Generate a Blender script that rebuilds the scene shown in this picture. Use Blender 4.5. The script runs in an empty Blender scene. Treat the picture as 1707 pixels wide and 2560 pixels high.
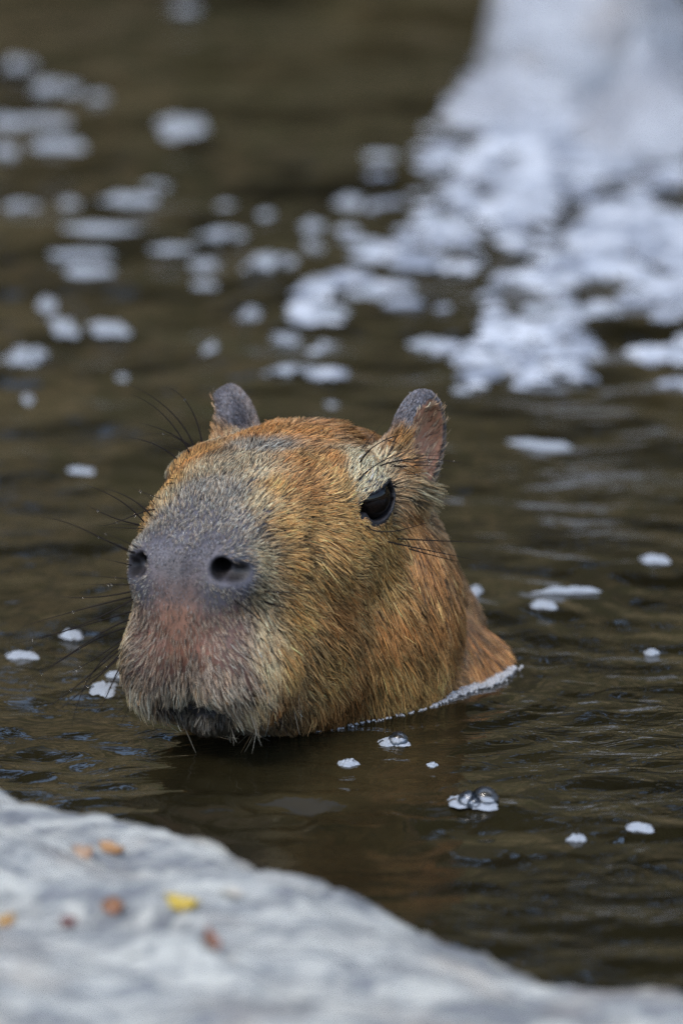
import bpy, bmesh, math, random
import numpy as np
from mathutils import Vector, Matrix
from mathutils.bvhtree import BVHTree

R = math.radians
rng = np.random.default_rng(7)
random.seed(7)
scene = bpy.context.scene
col = scene.collection

# ------------------------------------------------------------------ camera
ELEV, YAW, DIST, PPM = R(16.0), R(24.0), 5.5, 4700.0      # PPM: photograph pixels per metre at the head
PW, PH = 1707, 2560
RIGHT = np.array([1.0, 0, 0])
UP = np.array([0, math.sin(ELEV), math.cos(ELEV)])
FWD = np.array([0, math.cos(ELEV), -math.sin(ELEV)])
X0, Y0 = 702.0, 1769.0                                     # pixel of the world origin (water level under the eyes)
AIM = RIGHT * ((PW / 2 - X0) / PPM) + UP * ((Y0 - PH / 2) / PPM)
CAM = AIM - FWD * DIST
cam_data = bpy.data.cameras.new('camera')
cam = bpy.data.objects.new('camera', cam_data); col.objects.link(cam)
M = Matrix.Identity(4)
for r in range(3):
    M[r][0], M[r][1], M[r][2], M[r][3] = RIGHT[r], UP[r], -FWD[r], CAM[r]
cam.matrix_world = M
cam_data.sensor_fit = 'VERTICAL'; cam_data.sensor_height = 36.0
cam_data.lens = 36.0 * DIST / (PH / PPM)
cam_data.clip_start, cam_data.clip_end = 0.1, 500
cam_data.dof.use_dof = True
cam_data.dof.focus_distance = DIST - 0.065
cam_data.dof.aperture_fstop = cam_data.lens / 1000 / 0.070
scene.camera = cam

def ray(px, py):
    d = FWD * DIST + RIGHT * ((px - PW / 2) / PPM) + UP * ((PH / 2 - py) / PPM)
    return CAM, d / np.linalg.norm(d)
def at(px, py, z=0.0):                                     # pixel -> point on the horizontal plane z
    o, d = ray(px, py)
    return o + d * ((z - o[2]) / d[2])
def pix(p):
    q = np.asarray(p, float) - CAM
    w = q @ FWD
    return np.stack([PW / 2 + (q @ RIGHT) / w * DIST * PPM, PH / 2 - (q @ UP) / w * DIST * PPM], -1)
def mpp(y):                                                # metres per photo pixel at world depth y
    return ((np.array([0, y, 0]) - CAM) @ FWD) / DIST / PPM

# ------------------------------------------------------------------ light
SUN_EL, SUN_AZ = R(58), R(205)
world = bpy.data.worlds.new('World'); scene.world = world; world.use_nodes = True
wn = world.node_tree.nodes; wl = world.node_tree.links
sky = wn.new('ShaderNodeTexSky'); sky.sky_type = 'NISHITA'; sky.sun_disc = False
sky.sun_elevation = SUN_EL; sky.sun_rotation = SUN_AZ; sky.air_density = 1.0; sky.dust_density = 1.5
wl.new(sky.outputs[0], wn['Background'].inputs[0]); wn['Background'].inputs[1].default_value = 0.15
sun_data = bpy.data.lights.new('sun', 'SUN'); sun_data.energy = 0.9; sun_data.angle = R(25); sun_data.color = (1, .95, .87)
sun = bpy.data.objects.new('sun', sun_data); col.objects.link(sun)
sd = Vector((math.sin(SUN_AZ) * math.cos(SUN_EL), math.cos(SUN_AZ) * math.cos(SUN_EL), math.sin(SUN_EL)))
sun.rotation_euler = sd.to_track_quat('Z', 'Y').to_euler(); sun.location = sd * 20
scene.view_settings.view_transform = 'Standard'; scene.view_settings.look = 'None'
scene.view_settings.gamma = 1; scene.view_settings.exposure = 1.1
scene.cycles.use_denoising = True; scene.cycles.denoiser = 'OPENIMAGEDENOISE'; scene.cycles.denoising_input_passes = 'RGB_ALBEDO_NORMAL'; scene.cycles.denoising_prefilter = 'NONE'
scene.cycles.use_adaptive_sampling = False
scene.cycles.max_bounces = 8; scene.cycles.transparent_max_bounces = 8
scene.render.hair_type = 'STRAND' if hasattr(scene.render, 'hair_type') else None

# ------------------------------------------------------------------ helpers
def tag(o, label=None, cat=None, group=None, kind=None):
    if label: o['label'] = label
    if cat: o['category'] = cat
    if group: o['group'] = group
    if kind: o['kind'] = kind
    return o
def link(name, data, mat=None, parent=None):
    o = bpy.data.objects.new(name, data); col.objects.link(o)
    if mat: data.materials.append(mat)
    if parent: o.parent = parent
    return o
def mesh(name, v, f, smooth=True):
    me = bpy.data.meshes.new(name)
    v = np.asarray(v, np.float32); f = np.asarray(f, np.int32)
    k = f.shape[1]
    me.vertices.add(len(v)); me.vertices.foreach_set('co', v.ravel())
    me.loops.add(f.size); me.loops.foreach_set('vertex_index', f.ravel())
    me.polygons.add(len(f))
    me.polygons.foreach_set('loop_start', np.arange(0, f.size, k, dtype=np.int32))
    if smooth: me.polygons.foreach_set('use_smooth', np.ones(len(f), bool))
    me.update(calc_edges=True); me.validate()
    return me
def hsh(ix, iy, iz, s):
    n = (ix.astype(np.int64) * 374761393 + iy.astype(np.int64) * 668265263 + iz.astype(np.int64) * 2147483647 + s * 974711) & 0xffffffff
    n = ((n ^ (n >> 13)) * 1274126177) & 0xffffffff
    return ((n ^ (n >> 16)) & 0xffff) / 32767.5 - 1.0
def vnoise(x, y, z=None, s=0):
    x = np.asarray(x, float); y = np.asarray(y, float)
    z = np.zeros_like(x) if z is None else np.asarray(z, float)
    ix, iy, iz = np.floor(x), np.floor(y), np.floor(z)
    fx, fy, fz = x - ix, y - iy, z - iz
    u, v, w = (t * t * t * (t * (t * 6 - 15) + 10) for t in (fx, fy, fz))
    ix, iy, iz = ix.astype(np.int64), iy.astype(np.int64), iz.astype(np.int64)
    def L(a, b, t): return a + (b - a) * t
    c = [[[hsh(ix + i, iy + j, iz + k, s) for k in (0, 1)] for j in (0, 1)] for i in (0, 1)]
    return L(L(L(c[0][0][0], c[1][0][0], u), L(c[0][1][0], c[1][1][0], u), v), L(L(c[0][0][1], c[1][0][1], u), L(c[0][1][1], c[1][1][1], u), v), w)
def fbm(x, y, z=None, s=0, o=4):
    t, a = 0, 1.0
    for i in range(o):
        t = t + a * vnoise(np.asarray(x) * 2 ** i, np.asarray(y) * 2 ** i, None if z is None else np.asarray(z) * 2 ** i, s + i); a *= .5
    return t
def smooth01(a, b, x):
    t = np.clip((x - a) / (b - a), 0, 1); return t * t * (3 - 2 * t)
class Mat:
    def __init__(s, name, **kw):
        s.m = bpy.data.materials.new(name); s.m.use_nodes = True
        s.n = s.m.node_tree.nodes; s.l = s.m.node_tree.links; s.b = s.n['Principled BSDF']
        for k, v in kw.items(): s.b.inputs[k.replace('_', ' ')].default_value = v
    def node(s, t, **kw):
        n = s.n.new(t)
        for k, v in kw.items():
            if hasattr(n, k): setattr(n, k, v)
            else: n.inputs[k.replace('_', ' ')].default_value = v
        return n
    def noise(s, vec, scale, detail=4, rough=.55, dist=0):
        n = s.node('ShaderNodeTexNoise'); n.inputs['Scale'].default_value = scale; n.inputs['Detail'].default_value = detail
        n.inputs['Roughness'].default_value = rough; n.inputs['Distortion'].default_value = dist
        if vec is not None: s.l.new(vec, n.inputs['Vector'])
        return n.outputs['Fac']
    def ramp(s, fac, stops):
        n = s.node('ShaderNodeValToRGB'); e = n.color_ramp.elements
        while len(e) < len(stops): e.new(0.5)
        for k, (p, c) in enumerate(stops): e[k].position = p; e[k].color = (*c, 1)
        s.l.new(fac, n.inputs[0]); return n.outputs[0]
    def mapping(s, scale=(1, 1, 1), rot=(0, 0, 0), coord='Object'):
        t = s.node('ShaderNodeTexCoord'); m = s.node('ShaderNodeMapping')
        m.inputs['Scale'].default_value = scale; m.inputs['Rotation'].default_value = rot
        s.l.new(t.outputs[coord], m.inputs[0]); return m.outputs[0]
    def mix(s, fac, a, b, blend='MIX'):
        n = s.node('ShaderNodeMix'); n.data_type = 'RGBA'; n.blend_type = blend
        for sock, v in ((n.inputs[0], fac), (n.inputs[6], a), (n.inputs[7], b)):
            if hasattr(v, 'is_linked') or hasattr(v, 'links'): s.l.new(v, sock)
            else: sock.default_value = v if not isinstance(v, tuple) else (*v, 1)
        return n.outputs[2]
    def bump(s, h, strength, dist):
        n = s.node('ShaderNodeBump'); n.inputs['Strength'].default_value = strength; n.inputs['Distance'].default_value = dist
        s.l.new(h, n.inputs['Height']); s.l.new(n.outputs[0], s.b.inputs['Normal']); return n
    def base(s, c): s.l.new(c, s.b.inputs['Base Color'])

CLAY = False
# ------------------------------------------------------------------ ground, water
def ground_z(x, y):
    rho = (np.abs((x - .1) / 3.0) ** 2.6 + np.abs((y - .85) / 1.55) ** 2.6) ** (1 / 2.6)
    inside = -.55 + .60 * smooth01(.72, 1.03, rho)
    back = smooth01(1.5, 4.2, y) * smooth01(1.0, 1.9, rho) * 1.5 + smooth01(4, 60, y) * 6
    side = smooth01(2.4, 4.6, np.abs(x)) * .6
    n = fbm(x * 1.7, y * 1.7, s=3) * .06 + fbm(x * 6, y * 6, s=4) * .022
    return inside + .06 * smooth01(1.0, 1.2, rho) + back + side + n * (.35 + .9 * smooth01(.95, 1.2, rho)) - .04 - .17 * smooth01(.35, -.35, y) * (1 - smooth01(2.4, 3.2, -y)) * (1 - smooth01(2.2, 3.0, np.abs(x)))
def grid(xs, ys, zf):
    X, Y = np.meshgrid(xs, ys, indexing='xy')
    V = np.stack([X, Y, zf(X, Y)], -1).reshape(-1, 3)
    nx, ny = len(xs), len(ys)
    i = (np.arange(ny - 1)[:, None] * nx + np.arange(nx - 1)[None]).ravel()
    return V, np.stack([i, i + 1, i + 1 + nx, i + nx], 1)
def spread(core0, core1, st, far0, far1, g=1.15):
    c = list(np.arange(core0, core1, st)); lo, hi = [], []
    p, s = core0, st
    while p > far0: s *= g; p -= s; lo.append(p)
    p, s = c[-1], st
    while p < far1: s *= g; p += s; hi.append(p)
    return np.array(lo[::-1] + c + hi)
mg = Mat('earth', Roughness=.9)
v = mg.mapping()
soil = mg.ramp(mg.noise(v, 2.8, 5, .6, .4), [(.30, (.045, .040, .026)), (.48, (.10, .085, .052)), (.60, (.34, .245, .125)), (.72, (.10, .10, .055))])  # ochre stop puts sunlit patches of the bank into the soil colour
mg.base(mg.mix(mg.ramp(mg.noise(v, 9, 5), [(.45, (0, 0, 0)), (.6, (1, 1, 1))]), soil, (.075, .075, .025)))
mg.bump(mg.noise(v, 14, 8, .65), .7, .05)
gx, gy = spread(-4, 4, .09, -150, 150), spread(-3, 5, .09, -150, 150)
tag(link('ground', mesh('ground', *grid(gx, gy, ground_z)), mg.m), kind='structure')

ROUGH = at(760, 2035)
def water_z(x, y):
    far = smooth01(.15, 1.0, y)
    calm = 1 - .72 * np.exp(-(np.hypot(x + .0, (y + .07) * .8) / .13) ** 2)
    a = .0010 * calm + .0022 * far + .0006 * smooth01(.1, .5, np.abs(x - .05))
    h = a * (1.1 * fbm(x * 17 + 3, y * 19, s=11, o=3) + .8 * fbm(x * 7, y * 10 + 5, s=12, o=2))
    h += .00030 * vnoise(x * 34, y * 62, s=18) * calm
    w = np.exp(-((x - ROUGH[0]) / .085) ** 2 - ((y - ROUGH[1]) / .030) ** 2)
    h += w * (.0050 * vnoise(x * 26 + 7, y * 75, s=13) + .0030 * vnoise(x * 70, y * 95, s=17) + .003)
    h += w * .0034 * (1 - np.abs(vnoise(x * 24 + 2, y * 62 + 3 * x, s=29)) * 2)
    w = np.exp(-((x - .02) / .26) ** 2 - ((y + .42) / .10) ** 2)
    h += w * .0012 * fbm(x * 20, y * 40, s=19, o=2)
    d2 = np.hypot(x + .15, y + .20); h += np.exp(-(d2 / .11) ** 2) * .0020 * fbm(x * 38, y * 55, s=14, o=2)
    r = np.hypot(x - .035, y - .075)
    h += .0006 * np.cos((r - .09) * 2 * math.pi / .030 + 2.2 * vnoise(x * 9, y * 9, s=15)) * np.exp(-np.clip(r - .09, 0, None) / .13) * smooth01(.05, .09, r)
    h += .00035 * np.cos((y * .93 + x * .22) * 2 * math.pi / .042 + 3 * vnoise(x * 5, y * 5, s=16)) * smooth01(.02, .2, x) * (1 - far)
    h += .0045 * np.exp(-(np.hypot((x - .135), (y - .185)) / .045) ** 2)          # back just under the surface
    return h
mw = Mat('pond_water', Roughness=.035, IOR=1.33)
v = mw.mapping((1, 1, 1))
silt = mw.ramp(mw.noise(v, 5.0, 4, .6, .6), [(.35, (.008, .0066, .0030)), (.55, (.017, .0140, .0062)), (.72, (.034, .026, .011))])
mw.base(silt)
mm = mw.node('ShaderNodeMath'); mm.operation = 'MULTIPLY'
mw.l.new(mw.noise(mw.mapping((1, 1.7, 1)), 34, 3, .5, .8), mm.inputs[0])
mw.l.new(mw.ramp(mw.noise(v, 7, 3, .5), [(.40, (.12, .12, .12)), (.62, (1, 1, 1))]), mm.inputs[1])
mw.bump(mm.outputs[0], .55, .004)
wx, wy = spread(-.42, .50, .0046, -3.4, 3.6, 1.09), spread(-.85, 2.0, .0052, -1.2, 3.0, 1.09)
pond = tag(link('water', mesh('water', *grid(wx, wy, water_z)), mw.m), kind='structure')

# ------------------------------------------------------------------ foreground rock slab
EDGE = [(-700, 1840), (-300, 1905), (-90, 1935), (0, 1955), (60, 1992), (130, 2012), (270, 2052), (420, 2072), (520, 2100), (680, 2145), (800, 2182), (900, 2228), (1050, 2280), (1160, 2330),
        (1300, 2392), (1400, 2432), (1550, 2458), (1707, 2484), (1900, 2530), (2400, 2680)]
ew = np.array([at(a, b, .055) for a, b in EDGE])
EDGE_W = np.concatenate([[[-2.6, .55, .05], [-1.2, .02, .05]], ew, [[.75, -.86, .05], [1.3, -.95, .05], [2.6, -.60, .05]]])
HOLLOWS = [(*at(px, py, .07)[:2], rx, ry, dp) for px, py, rx, ry, dp in ((240, 2114, .016, .0075, .018), (700, 2460, .010, .009, .014), (450, 2505, .013, .012, .016), (15, 2215, .014, .010, .014), (1540, 2540, .016, .012, .014), (545, 2395, .007, .007, .010), (850, 2500, .012, .008, .012))]
def rock_top(x, y, t):
    z = .055 + .035 * smooth01(0, .5, t) + .05 * smooth01(.4, 2.0, t)
    z = z + .010 * fbm(x * 5 + y * 2, y * 9, s=21, o=3) * smooth01(.0, .10, t)
    u = y * .93 + x * .35                                  # bedding runs obliquely
    z = z + .0075 * fbm(x * 12 - y * 4, u * 40, s=22, o=4)
    c = vnoise(x * 13, u * 30, s=24)
    z = z - .009 * smooth01(.50, .75, c)
    for (px, py, rx, ry, dp) in HOLLOWS:
        z = z - dp * np.exp(-((x - px) / rx) ** 4 - ((y - py + .2 * (x - px)) / ry) ** 4)
    return z
def build_rock():
    xs = np.concatenate([np.linspace(EDGE_W[0, 0], ew[0, 0], 40)[:-1], np.linspace(ew[0, 0], ew[-1, 0], 300), np.linspace(ew[-1, 0], EDGE_W[-1, 0], 40)[1:]])
    ye = np.interp(xs, EDGE_W[:, 0], EDGE_W[:, 1]) + .004 * fbm(xs * 22, xs * 0, s=23, o=4)
    prof = [(-.35, None), (-.10, None)]
    ts = np.concatenate([np.linspace(0, .45, 110), .45 + 2.2 * np.linspace(.02, 1, 40) ** 1.5])
    rows = []
    for dz, back in ((-.45, -.10), (-.20, -.05), (-.085, -.024), (-.045, -.012), (-.018, -.004), (-.006, -.001)):   # the face into the water
        n = .007 * fbm(xs * 25, xs * 0 + dz * 60, s=26, o=3)
        rows.append(np.stack([xs, ye + back + n * min(1, -dz * 25), rock_top(xs, ye, 0 * xs) + dz], 1))
    for t in ts:
        y = ye - t
        z = rock_top(xs, y, t + 0 * xs) - .010 * np.exp(-t / .012)
        rows.append(np.stack([xs, y, z], 1))
    rows.append(rows[-1] + np.array([0, -.03, -.6]))
    V = np.concatenate(rows); nx = len(xs)
    i = (np.arange(len(rows) - 1)[:, None] * nx + np.arange(nx - 1)[None]).ravel()
    return mesh('rock_slab', V, np.stack([i, i + nx, i + nx + 1, i + 1], 1))
def stone_material(name, light, mid, dark, rot=.35):
    m = Mat(name, Roughness=.78)
    v = m.mapping((1, 3.2, 3.2), (0, 0, -rot))
    c = m.ramp(m.noise(v, 22, 8, .66, .6), [(.33, mid), (.47, tuple(.6 * a + .4 * b for a, b in zip(light, mid))), (.58, light)])
    c = m.mix(m.ramp(m.noise(m.mapping((1, 2.8, 2), (0, 0, -rot)), 13, 4, .62, .9), [(.50, (0, 0, 0)), (.60, (.85, .85, .85))]), c, mid)
    c = m.mix(m.ramp(m.noise(m.mapping((1, 2.2, 2), (0, 0, -rot)), 44, 6, .62, .3), [(.56, (0, 0, 0)), (.68, (1, 1, 1))]), c, mid)
    c = m.mix(m.ramp(m.noise(m.mapping((1, 2.6, 2), (0, 0, -rot)), 26, 6, .65, .8), [(.655, (0, 0, 0)), (.73, (.85, .85, .85))]), c, dark)
    c = m.mix(m.ramp(m.noise(m.mapping(), 9, 4), [(.56, (0, 0, 0)), (.72, (.5, .5, .5))]), c, (.50, .42, .33))
    m.base(c); m.bump(m.noise(v, 45, 9, .68), .8, .012)
    return m.m
m_stone = stone_material('pale_limestone', (.66, .67, .61), (.20, .22, .24), (.04, .045, .04))
rock = tag(link('rock_slab', build_rock(), m_stone), 'pale blue-grey weathered limestone slab with fallen leaves at the water edge', 'rock')
rbvh = BVHTree.FromObject(rock, bpy.context.evaluated_depsgraph_get())
def on_rock(px, py):
    o, d = ray(px, py); h = rbvh.ray_cast(Vector(o), Vector(d))
    return np.array(h[0]), np.array(h[1])
# fallen leaves on the slab
def leaf_mesh(name, L, W, curl, seed, blade=1.0):
    r = np.random.default_rng(seed); n = 13; V = []; Fq = []
    for k in range(n):
        t = k / (n - 1); w = W * (math.sin(math.pi * t ** .85) ** .8 + .03)
        for j in range(5):
            s = j / 2 - 1
            V.append((L * (t - .5), w * s * (1 + .08 * r.normal()), curl * (t - .5) ** 2 * L * 2 + .25 * abs(s) * W + .0008 * r.normal()))
    top = len(V); V += [(a, b, c - .0004) for a, b, c in V]
    for k in range(n - 1):
        for j in range(4):
            a = k * 5 + j; Fq.append((a, a + 5, a + 6, a + 1)); Fq.append((top + a, top + a + 1, top + a + 6, top + a + 5))
    return mesh(name, V, Fq)
def leaf_mat(name, a, b):
    m = Mat(name, Roughness=.55); v = m.mapping()
    m.base(m.ramp(m.noise(v, 120, 4), [(.4, tuple(q * .72 for q in a)), (.65, tuple(q * .72 for q in b))])); return m.m
LEAVES = [  # px, py, length, width, rotation, curl, colours, label
    (462, 2268, .0190, .0046, -.15, .5, (.62, .46, .06), (.50, .34, .04), 'bright yellow narrow leaf lying on the pale slab'),
    (521, 2352, .0115, .0048, 1.35, .3, (.52, .20, .09), (.42, .14, .06), 'salmon orange leaf lying beside the yellow leaf'),
    (292, 2267, .0125, .0040, .05, .4, (.34, .16, .07), (.22, .09, .04), 'small rust brown leaf on the pale slab'),
    (174, 2313, .0085, .0040, -.6, .4, (.20, .06, .05), (.14, .05, .04), 'tiny dark red leaf on the pale slab'),
    (20, 2308, .0095, .0042, .7, .4, (.55, .33, .06), (.40, .16, .06), 'small curled yellow and orange leaf on the pale slab'),
    (200, 2140, .0150, .0045, .3, .2, (.50, .34, .22), (.42, .25, .14), 'faded pinkish tan leaf beside the dark hollow in the slab'),
    (285, 2128, .0165, .0036, -.1, .3, (.45, .25, .10), (.34, .17, .07), 'tan orange leaf tucked at the dark hollow in the slab'),
    (577, 2242, .0085, .0052, .2, .3, (.66, .63, .54), (.60, .56, .48), 'small whitish bleached leaf on the pale slab'),
]
for i, (px, py, L, W, rz, cu, a, b, lab) in enumerate(LEAVES):
    p, n = on_rock(px, py)
    o = link('fallen_leaf', leaf_mesh('fallen_leaf', L, W, cu, 50 + i), leaf_mat('leaf_colour', a, b))
    o.rotation_euler = (Vector(n).to_track_quat('Z', 'Y') @ Matrix.Rotation(rz, 3, 'Z').to_quaternion()).to_euler()
    o.location = p + n * .0008
    tag(o, lab, 'leaf')

# ------------------------------------------------------------------ pale stones where the water runs in
def boulder_mesh(name, r, seed):
    bm = bmesh.new(); bmesh.ops.create_icosphere(bm, subdivisions=5, radius=1)
    co = np.array([v.co[:] for v in bm.verts]); g = np.random.default_rng(seed)
    k = np.full(len(co), 1.25)
    for _ in range(13):                                   # cut by random planes, then weathered
        nn = g.normal(0, 1, 3); nn[2] = abs(nn[2]) * .8; nn /= np.linalg.norm(nn)
        c = co @ nn; k = np.where(c > .2, smin(k, g.uniform(.88, 1.05) / np.maximum(c, .2), .14), k)
    k = k + .05 * fbm(*(co * 2.3 + seed).T, s=seed, o=3) + .03 * fbm(*(co * 8 + seed).T, s=seed + 5, o=4)
    co = co * k[:, None] * np.array(r)
    for v_, c in zip(bm.verts, co): v_.co = c
    for f_ in bm.faces: f_.smooth = True
    me = bpy.data.meshes.new(name); bm.to_mesh(me); bm.free(); return me
def smin(a, b, k):
    h = np.clip(.5 + .5 * (b - a) / k, 0, 1); return b + (a - b) * h - k * h * (1 - h)
m_stone2 = stone_material('pale_wet_limestone', (.52, .55, .59), (.36, .38, .42), (.12, .12, .13), .1)
BOULDERS = [  # pixel x centre, base pixel y, radii, z, label
    (1440, 205, (.066, .060, .085), .040, 'tall pale boulder standing where the stream runs in'),
    (1665, 345, (.060, .050, .040), -.010, 'low pale boulder half in the foam right of the tall boulder'),
    (1310, 255, (.050, .036, .034), -.006, 'small pale stone lying in front of the tall boulder'),
    (1590, 235, (.050, .040, .045), -.006, 'pale stone wedged between the tall boulder and the low one'),
    (1180, 300, (.026, .026, .014), -.003, 'flat pale pebble lying in the foam below the boulders'),
]
for i, (px, py, r_, z, lab) in enumerate(BOULDERS):
    p = at(px, py)
    o = link('boulder', boulder_mesh('boulder', r_, 31 + i), m_stone2); o.location = (p[0], p[1], z); o.rotation_euler = (0, 0, i * 1.3)
    tag(o, lab, 'boulder')

# ------------------------------------------------------------------ foam
mf = Mat('foam_sky_tinted', Roughness=.42)
mf.base(mf.ramp(mf.noise(mf.mapping(), 260, 3), [(.35, (.34, .38, .43)), (.6, (.57, .62, .67))]))  # white foam, with the blue of the skylight put into its colour
vo = mf.node('ShaderNodeTexVoronoi'); vo.inputs['Scale'].default_value = 420; mf.l.new(mf.mapping(), vo.inputs['Vector'])
mf.bump(vo.outputs['Distance'], .6, .0015)
mb = Mat('bubble_film', Roughness=.03)
tb = mb.node('ShaderNodeBsdfTransparent'); gb = mb.node('ShaderNodeBsdfGlossy'); gb.inputs['Roughness'].default_value = .04
lw = mb.node('ShaderNodeLayerWeight'); lw.inputs['Blend'].default_value = .35; mx = mb.node('ShaderNodeMixShader')
mb.l.new(lw.outputs['Fresnel'], mx.inputs[0]); mb.l.new(tb.outputs[0], mx.inputs[1]); mb.l.new(gb.outputs[0], mx.inputs[2]); mb.l.new(mx.outputs[0], mb.n['Material Output'].inputs[0])
def foam_geo(seed, nr=14, na=44, hole=.10):
    r = np.random.default_rng(seed)
    a = np.linspace(0, 2 * math.pi, na, endpoint=False); V = []; F_ = []
    out = 1 + .45 * vnoise(np.cos(a) * 1.5 + seed, np.sin(a) * 1.5, s=seed) + .30 * vnoise(np.cos(a) * 4 + seed, np.sin(a) * 4, s=seed + 1)
    cell = r.uniform(-1.2, 1.2, (90, 2)); size = r.uniform(.07, .24, 90)
    for k in range(nr + 1):
        t = k / nr
        x, y = out * t * np.cos(a), out * t * np.sin(a)
        h = .40 * (1 - t ** 3)
        d = np.sqrt(np.maximum(0, 1 - ((x[:, None] - cell[:, 0]) ** 2 + (y[:, None] - cell[:, 1]) ** 2) / size ** 2)) * size
        h = h + d.max(1) * 1.8 * (1 - t ** 6) - .12 * t
        V.append(np.stack([x, y, h], 1))
    V = np.concatenate(V)
    for k in range(nr):
        for j in range(na):
            q = (k * na + j, (k + 1) * na + j, (k + 1) * na + (j + 1) % na, k * na + (j + 1) % na)
            F_.append(q)
    F_ = np.array(F_); c = V[F_].mean(1); rr = np.hypot(c[:, 0], c[:, 1])
    gap = vnoise(c[:, 0] * 3.1 + seed, c[:, 1] * 3.1, s=seed + 2) + .5 * vnoise(c[:, 0] * 8 + seed, c[:, 1] * 8, s=seed + 3)
    return V, F_[gap > -.95 + hole * 4 * rr]
foam_meshes = []
for s_ in range(7):
    me = mesh('foam_patch', *foam_geo(100 + s_, hole=.16 if s_ > 2 else .05)); me.materials.append(mf.m); foam_meshes.append(me)
def foam(px, py, w, h, label, group=None, k=None, hz=None, rz=None):
    p = at(px, py); m_ = mpp(p[1])
    me = foam_meshes[random.randrange(7) if k is None else k]
    o = bpy.data.objects.new('foam_patch', me); col.objects.link(o)
    rx = max(.5 * w * m_, .003); ry = max(.5 * h * m_ / math.sin(ELEV) * .85, .003)
    o.scale = (rx / 1.02, ry / 1.02, (hz or min(.006, .35 * min(rx, ry))))
    o.location = (p[0], p[1], float(water_z(p[0], p[1])) + .0002)
    o.rotation_euler = (0, 0, random.uniform(-.2, .2) if rz is None else rz)
    tag(o, label, 'foam', group); return o
NEAR = [
    (1187, 1482, 46, 26, 'white foam fleck right behind the capybara neck'),
    (1362, 1531, 62, 17, 'long white foam fleck on open water behind the neck'),
    (1640, 1406, 66, 20, 'white foam fleck far out on dark water beyond the neck'),
    (1628, 1632, 46, 9, 'thin white foam sliver level with the neck foam'),
    (180, 1590, 56, 22, 'white foam fleck under the whisker tips, farther out'),
    (62, 1640, 76, 16, 'flat white foam fleck beyond the whisker tips'),
    (262, 1722, 62, 38, 'round white foam fleck half hidden behind the muzzle'),
    (990, 1858, 74, 22, 'white foam fleck carrying a clear bubble dome in front of the jaw'),
    (871, 1912, 66, 17, 'pointed white foam fleck floating in the head reflection'),
    (1080, 1916, 34, 8, 'tiny white foam sliver in the head reflection'),
    (1190, 2018, 116, 34, 'large bubbly foam fleck between the jaw and the rock slab'),
    (1602, 2080, 66, 17, 'peaked white foam fleck near the slab end, on dark water'),
    (1442, 2104, 48, 11, 'small flat foam fleck near the slab end'),
    (545, 2290 - 510, 1, 1, None),
    (1420, 1487, 165, 8, 'thin broken foam streak behind the neck'),
    (300, 1690, 60, 8, 'faint foam sliver beside the muzzle'),
]
for px, py, w, h, lab in NEAR:
    if lab is None: continue
    o = foam(px, py, w, h, lab, k=(px + py) % 3, hz=.0038 if w > 40 else .0022)
    if 'dome' in lab or 'bubbly' in lab:
        bm = bmesh.new(); bmesh.ops.create_uvsphere(bm, u_segments=28, v_segments=14, radius=1)
        for f_ in bm.faces: f_.smooth = True
        me = bpy.data.meshes.new('bubble'); bm.to_mesh(me); bm.free(); me.materials.append(mb.m)
        for (bx, by, br) in (((.15, 0, .0055),) if 'dome' in lab else ((-.3, -.2, .006), (.35, .1, .0075), (.0, -.5, .004))):
            b = bpy.data.objects.new('bubble', me); col.objects.link(b); b.parent = o
            b.location = (bx, by, .25); b.scale = tuple(br / s_ for s_ in o.scale)
K_ = 1 / .9185
FAR = [(430, 300, 100, 62), (35, 165, 70, 34), (110, 205, 110, 36), (30, 285, 96, 36), (110, 282, 120, 30), (15, 345, 50, 26), (140, 342, 110, 24), (40, 470, 84, 24), (160, 467, 50, 22),
       (300, 465, 120, 22), (215, 540, 180, 22), (165, 582, 190, 16), (205, 628, 120, 34), (505, 545, 110, 26), (390, 570, 110, 16), (470, 602, 70, 24), (610, 622, 120, 36), (730, 660, 104, 30),
       (842, 686, 104, 24), (755, 722, 104, 26), (570, 716, 46, 44), (655, 772, 70, 22), (980, 787, 110, 26), (745, 792, 40, 22), (110, 686, 40, 36), (150, 757, 50, 48), (255, 757, 74, 34),
       (60, 822, 90, 40), (480, 800, 30, 34), (660, 866, 110, 22), (280, 861, 30, 22), (1130, 836, 70, 30), (1165, 787, 50, 22), (1230, 826, 28, 16), (1260, 716, 160, 28), (1370, 731, 120, 20),
       (805, 452, 60, 30), (712, 525, 56, 34), (715, 580, 40, 30), (1020, 512, 110, 28), (820, 566, 100, 24), (950, 602, 130, 22), (425, 12, 60, 18), (350, 425, 60, 16), (520, 475, 36, 16),
       (610, 490, 40, 16), (880, 375, 70, 18), (470, 655, 60, 16), (1510, 805, 50, 22), (1320, 775, 44, 18), (1375, 825, 30, 16), (1540, 545, 60, 26), (220, 225, 50, 18), (65, 915, 30, 20),
       (760, 935, 30, 14), (1240, 1010, 150, 18), (1060, 900, 36, 14), (190, 1085, 60, 14)]
for x, y, w, h in FAR:
    if (x, y) == (430, 300): lab, grp = 'bright round foam blob floating alone on brown water far behind the head', None
    elif w / h >= 4.4: lab, grp = 'long thin white foam streak drifting on the water behind the head', 'foam streaks drifting behind the head'
    elif w < 62: lab, grp = 'small white foam speck drifting on the water behind the head', 'foam specks drifting behind the head'
    else: lab, grp = 'broad white foam patch drifting on the water behind the head', 'broad foam patches drifting behind the head'
    foam(x * K_, y * K_, w * K_ * 1.05, h * K_ * 1.15, lab, grp)
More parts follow.
